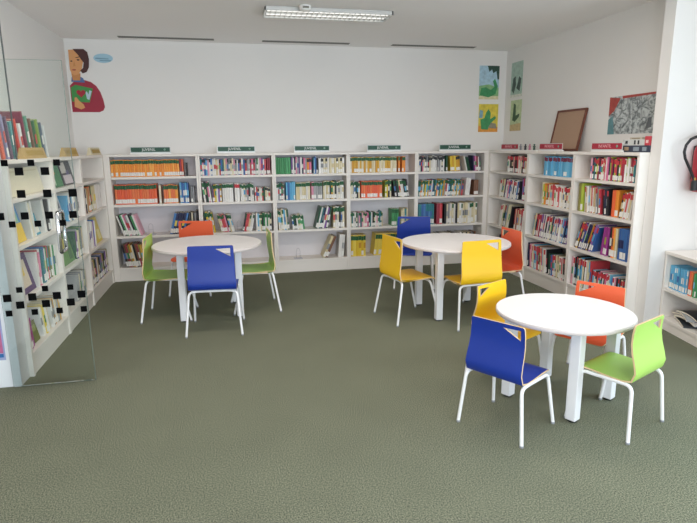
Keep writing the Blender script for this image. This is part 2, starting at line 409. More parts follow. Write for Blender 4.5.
row('B2', 2, [(.0, .14, .25, ['dark red', 'dark green', 'pink', 'dark green'], dict(t=.024, tag='g', tp=.5, lean=-6)), (.145, .28, .215, ['purple', 'gold', 'yellow', 'white'], dict(t=.024, tag='g', cyc=1)),
              (.285, .455, .225, ['white'], dict(t=.032, tag='g', tp=1, lp=0, )), (.46, .535, .225, ['white'], dict(t=.032, tag='r')), (.54, .74, .215, ['white', 'grey', 'cream'], dict(t=.026, tag='g')),
              (.745, .985, .165, ['red', 'white', 'dark green', 'cream', 'black'], dict(t=.026, tag='k', tp=.5))])
row('B2', 3, [(.0, .18, .26, ['cream', 'white', 'gold', 'yellow'], dict(t=.026, tag='g', lean=-8)), (.185, .45, .225, ['green', 'white', 'red', 'pink', 'dark green'], dict(t=.024, tag='g', lean=-13, tp=.7)),
              (.54, .74, .22, ['green', 'white', 'red', 'cream'], dict(t=.025, lean=12, al='r', tag='g', tp=.6)), (.745, .985, .225, ['red', 'white', 'teal', 'light blue', 'black', 'green'], dict(t=.026, tag='g', tp=.6))])
row('B2', 4, [(.02, .12, .25, ['dark green', 'gold', 'brown'], dict(t=.03)), (.50, .58, .19, ['olive', 'black'], dict(t=.032, lean=-12))])
row('B3', 1, [(.0, .215, .205, ['green'], dict(t=.03, lp=.3)), (.22, .44, .205, ['purple', 'white', 'navy', 'pink', 'grey'], dict(t=.027, cyc=1)), (.44, .53, .19, ['pink', 'orange'], dict(t=.028, tag='k')),
              (.535, .60, .205, ['light blue', 'blue', 'black'], dict(t=.022, cyc=1)), (.605, .985, .195, ['white', 'cream', 'white'], dict(t=.030, tag='k', tp=.3, acc=['cream', 'white', 'grey']))])
row('B3', 2, [(.0, .13, .215, ['white', 'grey', 'teal', 'dark red'], dict(t=.026, tag='g', cyc=1)), (.135, .27, .225, ['blue', 'light blue'], dict(t=.027)), (.275, .49, .22, ['cream', 'cream', 'white'], dict(t=.028, tag='g')),
              (.495, .66, .22, ['grey', 'pink', 'grey'], dict(t=.03, tag='g')), (.665, .985, .225, ['cream', 'white', 'cream', 'gold'], dict(t=.03, tag='g'))])
row('B3', 3, [(.0, .19, .265, ['dark green', 'white', 'light blue', 'cream', 'blue', 'green'], dict(t=.025, lean=-4, tag='g', tp=.4)), (.195, .40, .19, ['green', 'dark green', 'white', 'cream'], dict(t=.025, tag='g', lean=-6)),
              (.53, .80, .285, ['dark green', 'white', 'teal', 'navy', 'white', 'purple'], dict(t=.028, lean=14, al='r', cyc=1)), (.805, .985, .285, ['white', 'grey', 'cream'], dict(t=.035, tag='g'))])
row('B3', 4, [(.60, .86, .31, ['cream', 'brown', 'white', 'tan'], dict(t=.045, lean=24, al='r', cyc=1, tp=0)), (.865, .985, .30, ['cream', 'white', 'dark green'], dict(t=.05, lean=5, al='r'))])
row('B4', 1, [(.0, .74, .20, ['cream', 'cream', 'gold'], dict(t=.028, tag='g')), (.745, .80, .205, ['gold', 'orange'], dict(t=.028, tag='g')), (.805, .885, .20, ['orange', 'gold', 'white'], dict(t=.028, tag='g'))])
row('B4', 2, [(.0, .17, .215, ['white', 'dark green', 'grey', 'green'], dict(t=.026, tag='g')), (.175, .54, .215, ['redorange'], dict(t=.032, tag='g', lp=.8)), (.545, .66, .22, ['yellow', 'lime', 'cream'], dict(t=.027, tag='g')),
              (.665, .95, .225, ['black', 'white', 'dark green', 'cream', 'black'], dict(t=.027, lean=-9, tag='g', tp=.5))])
row('B4', 3, [(.0, .53, .195, ['teal', 'grey', 'dark green', 'white', 'teal', 'pink'], dict(t=.024, tag='g', tp=.6)), (.65, .80, .225, ['teal', 'green'], dict(t=.034, tag='g')), (.805, .93, .22, ['cream', 'teal', 'dark green'], dict(t=.03))])
row('B4', 4, [(.01, .245, .28, ['yellow'], dict(t=.036, tag='g', acc=['gold'], lp=.3)), (.36, .80, .29, ['yellow', 'lime', 'yellow'], dict(t=.036, lean=7, tag='g', al='r'))])
row('B5', 1, [(.0, .29, .205, ['white', 'pink', 'white', 'grey'], dict(t=.028, tag='k', tp=.9)), (.295, .42, .205, ['white', 'black', 'grey'], dict(t=.027, tag='k')), (.425, .475, .205, ['green', 'dark green'], dict(t=.024)),
              (.48, .68, .20, ['gold', 'yellow', 'gold'], dict(t=.03, lean=-5, tag='k', tp=.6)), (.685, .82, .20, ['black', 'white', 'dark green'], dict(t=.025, lean=-14)), (.825, .98, .20, ['navy', 'magenta', 'pink', 'dark red', 'white'], dict(t=.026, cyc=1, lean=-4))])
row('B5', 2, [(.0, .72, .215, ['dark green', 'teal', 'orange', 'white', 'teal', 'yellow', 'light blue', 'gold', 'grey', 'red', 'white', 'blue'], dict(t=.025, tag='g', tp=.8, cyc=1, lean=5)), (.73, .83, .23, ['cream', 'white'], dict(t=.034, lean=5)),
              (.87, .96, .20, ['tan', 'brown'], dict(t=.034))])
row('B5', 3, [(.0, .295, .275, ['teal', 'blue', 'teal'], dict(t=.034, lp=.9, acc=['blue'])), (.30, .415, .28, ['red', 'dark red'], dict(t=.04)), (.42, .945, .28, ['white', 'cream', 'white', 'grey'], dict(t=.034, tag='g', tp=.5, acc=['cream', 'grey']))])
row('B5', 4, [(.30, .93, .26, ['cream', 'black', 'grey', 'white', 'brown'], dict(t=.03))])
# right wall (left to right in the photograph = back corner to camera)
row('R1', 1, [(.42, .985, .205, ['red', 'dark red', 'white', 'orange', 'black'], dict(t=.027, tag='r', tp=.6))])
row('R1', 2, [(.22, .84, .235, ['white', 'navy', 'white', 'pink', 'blue'], dict(t=.027, tag='r', tp=.5, lean=12)), (.845, .985, .265, ['purple', 'red', 'navy', 'white'], dict(t=.03, cyc=1))])
row('R1', 3, [(.24, .66, .30, ['cream', 'white', 'grey', 'white'], dict(t=.034, lean=14, tag='r', tp=.3)), (.67, .985, .27, ['red', 'white', 'dark red', 'cream'], dict(t=.027, lean=6, tag='r', tp=.7))])
row('R1', 4, [(.30, .98, .27, ['navy', 'black', 'blue', 'white', 'red'], dict(t=.03))])
row('R2', 1, [(.30, .985, .205, ['light blue'], dict(t=.032, tag='d', lp=.4))])
row('R2', 2, [(.30, .40, .24, ['cream', 'lime', 'orange'], dict(t=.032, cyc=1)), (.405, .49, .22, ['lime', 'red', 'cream'], dict(t=.028, cyc=1)), (.495, .985, .225, ['white', 'white', 'cream', 'red'], dict(t=.028, tag='r', tp=.8))])
row('R2', 3, [(.10, .985, .27, ['blue', 'purple', 'white', 'navy', 'red', 'light blue', 'white', 'dark red'], dict(t=.028, tag='r', tp=.6, lean=11))])
row('R2', 4, [(.02, .08, .29, ['black', 'navy'], dict(t=.026)), (.085, .55, .285, ['white', 'pink', 'cream', 'red', 'light blue', 'dark green'], dict(t=.027, tag='r', tp=.6, lean=-4)), (.56, .98, .24, ['navy', 'red', 'white', 'blue', 'dark green', 'black'], dict(t=.03, tag='r', tp=.7, lean=-4))])
row('R3', 1, [(.23, .985, .21, ['white', 'navy', 'cream', 'black', 'lime', 'teal', 'pink', 'red', 'white', 'red', 'dark red'], dict(t=.026, tag='r', tp=.6, acc=ACC))])
row('R3', 2, [(.04, .145, .275, ['lime', 'olive', 'lime'], dict(t=.036)), (.15, .46, .255, ['white', 'tan', 'white', 'grey', 'cream', 'red'], dict(t=.027, tag='r', tp=.4, lean=-4, cyc=1)),
              (.465, .62, .24, ['navy', 'white', 'red', 'blue'], dict(t=.027, tag='r', tp=.6, lean=-5)), (.625, .74, .25, ['orange', 'orange', 'redorange'], dict(t=.042)), (.745, .985, .24, ['white', 'red', 'cream', 'gold'], dict(t=.028, tag='r', lean=9))])
row('R3', 3, [(.02, .475, .285, ['navy', 'gold', 'black', 'purple', 'blue', 'white', 'navy'], dict(t=.03, lean=20, al='r', tag='r', tp=.4, cyc=1)), (.475, .645, .275, ['magenta', 'purple', 'magenta'], dict(t=.034, lean=7, al='r', acc=['lime'])),
              (.645, .775, .285, ['orange', 'cream', 'redorange'], dict(t=.036, acc=['white', 'brown'])), (.785, .985, .29, ['blue'], dict(t=.042, acc=['navy'], lp=.2))])
row('R3', 4, [(.02, .40, .30, ['red', 'white', 'light blue', 'teal', 'pink', 'black'], dict(t=.027, tag='r', tp=.5)), (.405, .985, .225, ['white', 'red', 'light blue', 'blue', 'navy', 'pink'], dict(t=.028, tag='r', tp=.8, lean=3))])
# low bookcase on the right
row('Q', 2, [(.005, .285, .20, ['light blue'], dict(t=.016, lp=.9, acc=['blue', 'white'], tag='w', tp=.4)), (.29, .35, .20, ['brown', 'redorange'], dict(t=.028)), (.36, .95, .20, ['light blue', 'white', 'red', 'green'], dict(t=.026))], zbase=.372)
# left wall (left to right in the photograph = camera to back corner)
row('L1', 2, [(.04, .28, .265, ['orange', 'tan', 'redorange', 'orange'], dict(t=.045, lean=-5)), (.27, .50, .27, ['tan', 'redorange', 'dark green'], dict(t=.036, lean=-6, cyc=1)), (.49, .95, .265, ['white', 'cream', 'white'], dict(t=.04, lean=-5, acc=['yellow', 'grey']))])
row('L1', 3, [(.03, .17, .29, ['red', 'magenta', 'pink'], dict(t=.05)), (.18, .46, .28, ['white', 'purple', 'blue', 'white'], dict(t=.04, acc=['purple', 'blue']))])
row('L1', 4, [(.06, .98, .265, ['black', 'blue', 'grey', 'purple', 'white', 'tan', 'olive', 'black'], dict(t=.036, cyc=1, lean=-7))])
row('L2', 2, [(.50, .95, .25, ['white', 'grey', 'cream', 'light blue'], dict(t=.036, acc=['grey', 'blue']))])
row('L2', 3, [(.03, .16, .26, ['blue', 'white'], dict(t=.036)), (.64, .97, .275, ['dark green', 'purple', 'grey', 'cream', 'green'], dict(t=.036, cyc=1))])
row('L2', 4, [(.50, .90, .26, ['grey', 'white', 'cream', 'white'], dict(t=.036))])
row('L3', 2, [(.34, .56, .28, ['blue', 'navy', 'blue', 'white'], dict(t=.036, lean=-12)), (.70, .84, .27, ['black', 'white'], dict(t=.036, lean=-9)), (.85, .99, .25, ['white', 'cream', 'grey'], dict(t=.036))])
row('L3', 3, [(.42, .58, .275, ['white', 'red', 'pink', 'white'], dict(t=.04, cyc=1)), (.585, .80, .275, ['teal', 'blue', 'white', 'green', 'red'], dict(t=.036, cyc=1)), (.81, .99, .265, ['green', 'white', 'cream', 'olive'], dict(t=.036))])
row('L3', 4, [(.03, .20, .22, ['red', 'magenta'], dict(t=.036, lean=-8)), (.36, .62, .25, ['white', 'cream', 'yellow', 'white'], dict(t=.036, lean=-14, cyc=1)), (.62, .95, .23, ['white', 'cream', 'grey', 'gold'], dict(t=.036, lean=-10, cyc=1))])

def proj_size(p, a, b):
    v = p - cam.location; dd = v.dot(_fw); return (a * b) / (dd * dd)
for b in BOOKS:
    kind, org, s0, Wd = CASES[b['case']]; u, v, rz = FRAMES[kind]
    b['pos'] = org + u * b['u'] + v * b['v'] + Vector((0, 0, b['z'])); b['rz'] = rz
    face = abs((b['pos'] - cam.location).normalized().dot(v))
    b['area'] = proj_size(b['pos'], b['t'] * max(face, .25), b['h'])
    if b['case'] == 'Q' and b['u'] > .38: b['area'] = 0          # beyond the frame's edge
hidden = []
order = sorted(BOOKS, key=lambda b: -b['area'])
INDIV = set(id(b) for b in order[:300])
rest = MB()
for b in BOOKS:
    q = book_mb(b['t'], b['h'], b['d'], *b['mats'])
    if id(b) in INDIV:
        col = WORD.get(b['col'], b['col'])
        sh = {'Q': {2: 'upper'}}.get(b['case'], SHELFNAME)[b['shelf']]
        o = q.build('book', None, b['pos'], (0, b['th'], b['rz']))
        tag(o, '%s book, %s from left on %s shelf of %s' % (col, ORD[b['n']], sh, CASENAME[b['case']]), 'book',
            'books on the %s shelf of the %s' % (sh, CASENAME[b['case']]))
    elif b['area'] > 0:
        T = Matrix.Translation(b['pos']) @ Matrix.Rotation(b['rz'], 4, 'Z') @ Matrix.Rotation(b['th'], 4, 'Y')
        for k, f in enumerate(q.f): pass
        base = len(rest.v); rest.v += [tuple(T @ Vector(p)) for p in q.v]
        for f, mi in zip(q.f, q.mi): rest.f.append([i + base for i in f]); rest.mi.append(rest.slot(q.mats[mi])); rest.sm.append(False)
if rest.v:
    tag(rest.build('books'), 'the many remaining thin and distant books packed along the white wall bookcases', 'books', kind='stuff')
print('BOOKS', len(BOOKS), 'rest', max(0, sum(1 for b in BOOKS if b['area'] > 0) - 300))

def face_book(case, shelf, a, b, h, cov, shapes, label, tilt=12, v=.05, t=.012, z0=None, yaw=0):
    """picture book standing face out: cover towards the room"""
    kind, org, s0, Wd = CASES[case]; u, vv, rz = FRAMES[kind]
    z = z0 if z0 is not None else {1: H1, 2: H2, 3: H3, 4: HB}[shelf]
    w = (b - a) * Wd; q = MB(); c = cov
    q.box((-w / 2, 0, 0), (w / 2, .002, h), c); q.box((-w / 2, t - .002, 0), (w / 2, t, h), c); q.box((-w / 2, .002, 0), (-w / 2 + .002, t - .002, h), c)
    q.box((-w / 2 + .004, .002, .003), (w / 2 - .004, t - .002, h - .003), M_PAPER)
    for (x0, zz0, x1, zz1, m) in shapes:
        q.box((-w / 2 + x0 * w, -.0006, zz0 * h), (-w / 2 + x1 * w, 0, zz1 * h), m)
    o = q.build('picture_book', None, org + u * (s0 + (a + b) / 2 * Wd) + vv * v + Vector((0, 0, z + .0006 + t * math.sin(rad(tilt)))), (rad(-tilt), 0, rz + yaw))
    tag(o, label, 'book', 'picture books shown face out'); return o
P = lambda n, h: mat('print_' + n, h, .5, .05, 25)
PV = lambda n, h: mat('art_' + n, h, .5, .45, 22)
face_book('L1', 1, .06, .20, .20, P('grey', '#8b9186'), [(.2, .2, .8, .5, P('sage', '#6f8a6c'))], 'grey picture book face out on the top shelf of the far left-wall bookcase')
face_book('L1', 3, .50, .86, .28, P('yellow', '#d9c45c'), [(.1, .75, .6, .9, P('ochre', '#c79a2e')), (.55, .1, .9, .5, P('paleyellow', '#e6dc9a'))], 'yellow picture book face out on the third shelf of the far left-wall bookcase')
face_book('L2', 1, .03, .50, .222, P('green', '#1f7a45'), [(.30, .52, .62, .72, P('orange', '#d98a2c')), (.44, .08, .50, .55, P('pale', '#c9d8c4')), (.0, .92, .6, 1, P('navy', '#1f2440'))], 'dark green picture book with orange tree cover on the middle left-wall bookcase')
face_book('L2', 1, .54, .95, .222, P('black', '#24232c'), [(.05, .5, .5, .95, P('bone', '#cfc8c0')), (.1, .05, .85, .42, P('pinkgrey', '#cfc0c6')), (.4, .42, .7, .6, P('violet', '#4a3a76'))], 'black picture book with pale figures beside the dark green one')
face_book('L2', 2, .05, .42, .25, P('silver', '#b9bcc2'), [(.1, .55, .9, .8, P('slate', '#5a616e'))], 'silver grey picture book on the second shelf of the middle left-wall bookcase')
face_book('L2', 3, .20, .62, .275, P('leaf', '#5f9148'), [(.1, .4, .55, .85, P('straw', '#cdbf4a')), (.6, .1, .9, .5, P('moss', '#3f6d3a'))], 'green and yellow picture book on third shelf of the middle left-wall bookcase')
face_book('L3', 2, .08, .34, .285, P('sky', '#3f86c4'), [(.0, .0, 1, .48, P('sun', '#e6c13a')), (.6, .5, .85, .9, P('mint', '#9cc7a0'))], 'blue and yellow picture book on second shelf of the near left-wall bookcase')
face_book('L3', 2, .57, .69, .17, P('cyan', '#3a93a8'), [(.1, .1, .9, .4, P('bone2', '#e2ddd0'))], 'small cyan picture book low on the second shelf behind the glass door')
face_book('L3', 3, .08, .42, .285, P('plum', '#4c2a5e'), [(.2, .15, .8, .85, P('cream2', '#d8c8b0')), (.35, .45, .6, .8, P('sun2', '#e0bf45')), (0, 0, .2, .6, P('ultra', '#2a3c9c'))], 'purple picture book with yellow figure on third shelf behind the glass door')
face_book('L3', 4, .24, .36, .16, P('olive', '#6d7238'), [(.2, .5, .8, .8, P('sage2', '#8f9a55'))], 'small olive picture book on the bottom shelf behind the glass door')
face_book('L3', 1, .12, .92, .20, P('ivory', '#ddd5bb'), [(.05, .85, .95, .90, P('bone3', '#cfc4a4'))], 'blank ivory display folder on top shelf of the near left-wall bookcase')

# tall picture books standing on top of the near left bookcase
top = [('ink blue', .30, .03, '#34507c'), ('pale blue', .30, .022, '#b8c6d6'), ('orange-red', .30, .035, '#d9532c'), ('lilac', .31, .022, '#8d86ae'), ('plum', .30, .022, '#5a3358'), ('teal', .27, .035, '#3f8f8f'), ('red', .29, .03, '#c8402f'),
       ('white', .26, .03, '#dfe0dc'), ('maroon', .355, .028, '#7b2a42'), ('mint green', .325, .03, '#5f9a80'), ('brown', .31, .026, '#7c5440'), ('dark green', .30, .026, '#2f6b45'), ('lime green', .31, .032, '#86a444'), ('slate', .29, .024, '#55687a'), ('pearl white', .27, .024, '#d6d8d4')]
y = -2.83; th = rad(-11)
for i, (nm, h, t, hx) in enumerate(top):
    t *= 1.35; w = t / math.cos(th) + .0012
    cov = mat('topbook_' + nm.replace(' ', '_'), hx, .45, .12, 14)
    acc = mat('topbook_acc_%d' % (i % 4), ['#d9c24a', '#e6e2da', '#3a5fa0', '#c0453a'][i % 4], .5)
    q = book_mb(t, h, .23, cov, None, M_TAG['w'] if i % 3 == 0 else None, acc if i % 2 else None)
    yy = y + .0006 + t / 2 * math.cos(th)
    o = q.build('picture_book', None, (-1.545, yy, HT + t / 2 * abs(math.sin(th)) + .0005), (0, th, rad(90)))
    tag(o, 'tall %s picture book leaning behind the kraft label on the left bookcase' % nm, 'book', 'picture books standing on the near left bookcase')
    y += w + .042

# magazines stacked on the bottom of the low bookcase
mags = [('#3c4248', 'dark grey'), ('#8e9aa6', 'steel blue'), ('#c9c6c0', 'off-white'), ('#565064', 'slate purple'), ('#a8adb0', 'silver'), ('#2d333a', 'charcoal')]
for i, (hx, nm) in enumerate(mags):
    q = MB(); m = mat('magazine_%d' % i, hx, .35, .35, 11); N = 10; w_, d_ = .15, .105; tt = .011
    arch = lambda u: .020 * (1 - (2 * u - 1) ** 2) * (1 if i else .4)
    top = [(-w_ + 2 * w_ * k / N, arch(k / N)) for k in range(N + 1)]
    vs = [(x, yy, z + dz) for x, z in top for yy in (-d_, d_) for dz in (0, tt)]
    fs = []
    for k in range(N):
        o = 4 * k; p = o + 4
        fs += [(o, p, p + 1, o + 1), (o + 2, o + 3, p + 3, p + 2), (o + 1, p + 1, p + 3, o + 3), (o, o + 2, p + 2, p)]
    q.add(vs, fs[1::4] + fs[0::4], M_PAPER); q.add(vs, fs[2::4] + fs[3::4] + [(0, 1, 3, 2), (4 * N, 4 * N + 2, 4 * N + 3, 4 * N + 1)], m)
    pos = LOWO + FRAMES['low'][0] * (.24 + .02 * (i % 3)) + FRAMES['low'][1] * (.15 + .015 * (i % 2)) + Vector((0, 0, .1055 + .0125 * i + (.012 if i else 0)))
    o = q.build('magazine', None, pos, (0, 0, FRAMES['low'][2] + rad(R.uniform(-22, 22))))
    tag(o, '%s magazine in the pile in the low bookcase, %s from below' % (nm, ORD[i + 1]), 'magazine', 'magazines piled in the low right bookcase')

# bookends
M_WIRE = mat('bookend_wire', '#b9b9bd', .3, metal=.8)
for (case, shelf, a, w) in (('B1', 3, .40, 'third shelf of the leftmost'), ('B2', 3, .50, 'third shelf of the second'), ('B3', 4, .29, 'bottom shelf of the middle')):
    kind, org, s0, Wd = CASES[case]; z = {3: H3, 4: HB}[shelf]
    t = thing('bookend', 'small metal bookend standing alone on the %s back bookcase' % w, 'bookend', (org.x + s0 + a * Wd, .08, z + .0005), group='bookends on the back shelves')
    boxobj('foot', (-.055, -.05, 0), (.055, .07, .0015), M_WIRE, t)
    q = MB(); q.tube([(-.025, 0, .0035), (-.025, 0, .10), (-.018, 0, .125), (0, 0, .135), (.018, 0, .125), (.025, 0, .10), (.025, 0, .0035)], .0028, M_WIRE, 8)
    q.tube([(-.025, 0, .06), (.025, 0, .06)], .0022, M_WIRE, 8); q.build('upright', t)

# ------------------------------------------------------------------ signs on top of the bookcases
M_SG = mat('sign_green', '#1f4f3c', .5); M_SRD = mat('sign_red', '#a8263a', .5); M_KR = mat('kraft_label', '#b99a5f', .7, .1, 20)
def sign(kind, c, half, label, cat_grp, m, text, tcol):
    rz = FRAMES[kind][2]
    t = thing('shelf_sign', label, 'sign', (c[0], c[1], HT + .0005), rz, cat_grp)
    q = MB(); q.bevbox((-half - .012, .006, .0), (half + .012, .03, .014), .003, M_WHITE); q.box((-half - .008, .014, .010), (half + .008, .016, .086), mat('sign_holder_clear', '#d7dcda', .2)); q.build('holder', t)
    boxobj('panel', (-half, .008, .026), (half, .0135, .080), m, t)
    if text:
        lettering(text, .043, tcol, t, Matrix.Translation((-.02, .0075, .053)) @ Matrix.Rotation(rad(90), 4, 'X'))
        p = MB(); p.lathe([(0, 0), (.013, 0), (.013, .001), (0, .001)], mat('sign_dot', '#7fa08f' if m is M_SG else '#d08a92', .5), 16, Matrix.Translation((half - .06, .0075, .053)) @ Matrix.Rotation(rad(90), 4, 'X')); p.build('emblem', t)
    return t
for i, (a, b) in enumerate(((-1.143, -.701), (-.139, .302), (.804, 1.238), (1.749, 2.187), (2.733, 3.167))):
    sign('back', ((a + b) / 2, .03), (b - a) / 2, 'green sign with white lettering on top of the %s bookcase on the back wall' % ['leftmost', 'second', 'middle', 'fourth', 'rightmost'][i], 'green signs on the back bookcases', M_SG, 'JUVENIL', M_WHITE)
for i, (a, b) in enumerate(((-.27, -.689), (-1.188, -1.62), (-2.129, -2.551))):
    sign('right', (XR + .03, (a + b) / 2), abs(b - a) / 2, ['red sign on the far bookcase of the right wall', 'red sign in front of the cork board', 'red sign on the near bookcase of the right wall below the comic poster'][i],
         'red signs on the right bookcases', M_SRD, 'INFANTIL', mat('sign_letter_pink', '#e3a9ad', .6))
for i, (a, b) in enumerate(((-2.49, -2.0), (-1.449, -1.012), (-.452, -.005))):
    t = thing('shelf_label', ['kraft paper label in front of the tall picture books', 'kraft paper label on the middle left-wall bookcase', 'pale paper label on the left-wall bookcase nearest the corner'][i], 'label', (XL - .04, (a + b) / 2, HT + .0005), rad(90), 'paper labels on the left bookcases')
    h = (b - a) / 2; m = M_KR if i < 2 else mat('pale_label', '#cfc3a4', .7, .08, 20)
    T = Matrix.Rotation(rad(90), 4, 'Z') @ Matrix.Rotation(rad(90), 4, 'X')
    q = MB(); q.prism([(-.03, 0), (.03, 0), (0.008, .082), (-.008, .082)], -h, h, m, Matrix.Rotation(rad(90), 4, 'Z') @ Matrix.Rotation(rad(90), 4, 'X')); q.build('tent_card', t)
    sl = Matrix.Rotation(0, 4, 'Z')
    q = MB(); q.add([(-h * .8, -.0265, .022), (h * .8, -.0265, .022), (h * .8, -.0157, .062), (-h * .8, -.0157, .062)], [(0, 1, 2, 3)], mat('label_print', '#a88a3e' if i < 2 else '#b5aa8c', .7)); q.build('printed_strip', t)
# little strip of figures between the first two red signs
t = thing('figure_strip', 'low pale strip with small dark and pink figures between two red signs', 'decoration', (XR + .02, -.93, HT + .0005), rad(-90))
boxobj('base', (-.215, 0, 0), (.215, .03, .012), M_WHITE, t)
for k, (x, hx) in enumerate(((-.16, '#8f9196'), (-.05, '#3d4046'), (.05, '#c27f92'), (.15, '#3f5a50'))):
    q = MB(); m = mat('figure_%d' % k, hx, .6)
    q.prism([(-.022, 0), (-.007, 0), (0, .02), (.007, 0), (.022, 0), (.018, .035), (.028, .04), (.012, .05), (-.012, .05), (-.028, .04), (-.018, .035)], -.003, .003, m, Matrix.Translation((x, .014, .012)) @ Matrix.Rotation(rad(90), 4, 'X'))
    q.lathe([(0, -.011), (.008, -.008), (.011, 0), (.008, .008), (0, .011)], m, 10, Matrix.Translation((x, .014, .072))); q.build('figure', t)

# cork board leaning on the middle right bookcase against the wall
c0 = Vector((3.66, -1.035, HT + .006)); c1 = Vector((3.66, -1.58, HT + .006)); up_ = Vector((3.752, -1.035, 1.988)) - c0
ex = (c1 - c0).normalized(); wd = (c1 - c0).length; nrm = ex.cross(up_).normalized(); ez = nrm.cross(ex).normalized()
hb_ = up_.dot(ez)
tb = thing('cork_board', 'brown framed cork board leaning against the right wall above the red sign', 'board', tuple(c0))
Mx = Matrix((ex, -nrm, ez)).transposed() if False else None
B = Matrix((ex, ez.cross(ex), ez)).transposed().to_4x4(); B.translation = c0; tb.matrix_world = B
M_FR = mat('board_frame_wood', '#6b3a28', .5, .15, 30)
M_CORK = mat('cork', '#ad8e76', .9, .14, 140)
q = MB(); fw_ = .022
for a, b in (((0, 0, 0), (wd, .02, fw_)), ((0, 0, hb_ - fw_), (wd, .02, hb_)), ((0, 0, fw_), (fw_, .02, hb_ - fw_)), ((wd - fw_, 0, fw_), (wd, .02, hb_ - fw_))): q.box(a, b, M_FR)
q.build('frame', tb); boxobj('cork_panel', (fw_, .007, fw_), (wd - fw_, .016, hb_ - fw_), M_CORK, tb)

# boxes at the near end of the right bookcase top
def small_box(label, y0, y1, z0, z1, x0, x1, m, strips):
    t = thing('card_box', label, 'box', ((x0 + x1) / 2, (y0 + y1) / 2, z0))
    boxobj('carton', (x0 - (x0 + x1) / 2, y0 - (y0 + y1) / 2, 0), (x1 - (x0 + x1) / 2, y1 - (y0 + y1) / 2, z1 - z0), m, t, .002)
    hx = (x1 - x0) / 2
    for a, b, c, d, mm in strips:
        boxobj('printed_patch', (-hx - .0012, a, c), (-hx - .0001, b, d), mm, t)
small_box('dark navy flat box at the near end of the right bookcase top', -2.838, -2.505, HT + .0005, 1.590, 3.50, 3.68, mat('navy_carton', '#3a4050', .5, .1, 20),
          [(.08, .14, .015, .045, P('tan3', '#a98f72')), (-.05, .02, .012, .045, P('grey3', '#8c98a0')), (-.14, -.09, .012, .045, P('grey3', '#8c98a0'))])
small_box('white box with dark squares stacked on the navy box', -2.776, -2.505, 1.5905, 1.642, 3.502, 3.66, mat('pale_grey_carton', '#cfd0cc', .6),
          [(.07, .10, .015, .04, P('black3', '#2a2c30')), (-.03, -.01, .008, .044, P('black3', '#2a2c30')), (-.075, -.055, .008, .044, P('black3', '#2a2c30'))])
small_box('red box on the navy box beside the white wall end', -2.838, -2.780, 1.5905, 1.668, 3.502, 3.62, mat('red_carton', '#c8404a', .5, .1, 20),
          [(-.015, .015, .02, .045, P('pink3', '#e9c9c4'))])
small_box('flat tan box on top of the white box below the comic poster', -2.72, -2.57, 1.6425, 1.660, 3.52, 3.64, mat('tan_carton', '#c0b6a2', .6, .1, 20), [(-.05, .05, .004, .012, P('brown3', '#8f8268'))])

# ------------------------------------------------------------------ pictures on the walls
def flat(m, poly, z, q, T=None): q.prism(poly, 0, z, m, T)
def ell(cx, cy, rx, ry, n=20, a0=0, a1=2 * math.pi): return [(cx + rx * math.cos(a0 + (a1 - a0) * i / n), cy + ry * math.sin(a0 + (a1 - a0) * i / n)) for i in range(n if a1 - a0 > 6.2 else n + 1)]
TBK = lambda x, z, y=WB: Matrix.Translation((x, y, z)) @ Matrix.Rotation(rad(90), 4, 'X')            # x right, y up, z out of the back wall
TRT = lambda y, z: Matrix.Translation((WR, y, z)) @ Matrix.Rotation(rad(-90), 4, 'Z') @ Matrix.Rotation(rad(90), 4, 'X')
def decal(parent, name, m, polys, z0, z1):
    q = MB()
    for p in polys: q.prism(p, z0, z1, m)
    return q.build(name, parent)
t = thing('woman_mural', 'wall cut-out of a dark-haired woman in red holding a green book', 'wall decoration', (0, 0, 0)); t.matrix_world = TBK(-1.80, 2.03)
SKIN = P('skin', '#d99a63'); 
sh = decal(t, 'sweater', P('crimson', '#9c2038'), [[(.0, .0), (.30, .0), (.345, .02), (.365, .06), (.355, .14), (.33, .23), (.29, .30), (.235, .345), (.15, .37), (.06, .36), (0.0, .30)]], .0005, .003)
decal(t, 'collar', P('denim', '#4a6a9c'), [[(.02, .345), (.17, .335), (.155, .385), (.10, .42), (.03, .40)]], .003, .0045)
decal(t, 'neck', P('skin_shade', '#c98850'), [[(.04, .36), (.12, .36), (.13, .44), (.03, .44)]], .0045, .0055)
decal(t, 'face', SKIN, [[(.022, .70), (.02, .48), (.032, .44), (.065, .415), (.11, .43), (.15, .49), (.17, .57), (.155, .65), (.105, .705)]], .0055, .007)
decal(t, 'hair', P('hair_brown', '#4a2320'), [[(.07, .71), (.19, .712), (.228, .68), (.24, .60), (.23, .51), (.20, .455), (.155, .44), (.13, .47), (.165, .50), (.178, .56), (.15, .60), (.125, .645)]], .007, .009)
decal(t, 'eye', P('eye_dark', '#2a1c18'), [ell(.12, .59, .016, .008), [(.095, .61), (.145, .622), (.143, .63), (.095, .618)], ell(.045, .575, .012, .007)], .007, .008)
decal(t, 'mouth', P('lips', '#a8413a'), [ell(.065, .478, .022, .008)], .007, .008)
decal(t, 'nose', P('skin_shade', '#c98850'), [[(.075, .58), (.085, .52), (.058, .515)]], .007, .008)
bk = decal(t, 'held_book', P('bookgreen', '#3f8f46'), [[(.01, .12), (.20, .11), (.25, .27), (.06, .31), (.01, .28)]], .0045, .008)
def heart(cx, cy, s): return [(cx + s * 16 * math.sin(a) ** 3 / 16, cy + s * (13 * math.cos(a) - 5 * math.cos(2 * a) - 2 * math.cos(3 * a) - math.cos(4 * a)) / 16) for a in [2 * math.pi * k / 28 for k in range(28)]]
decal(t, 'heart', P('heartred', '#a3182c'), [heart(.115, .215, .05)], .008, .0095)
decal(t, 'paper_figure', P('paleblue', '#b7cbd8'), [[(.175, .15), (.20, .14), (.235, .24), (.21, .25), (.195, .20), (.18, .24), (.165, .22)]], .008, .0095)
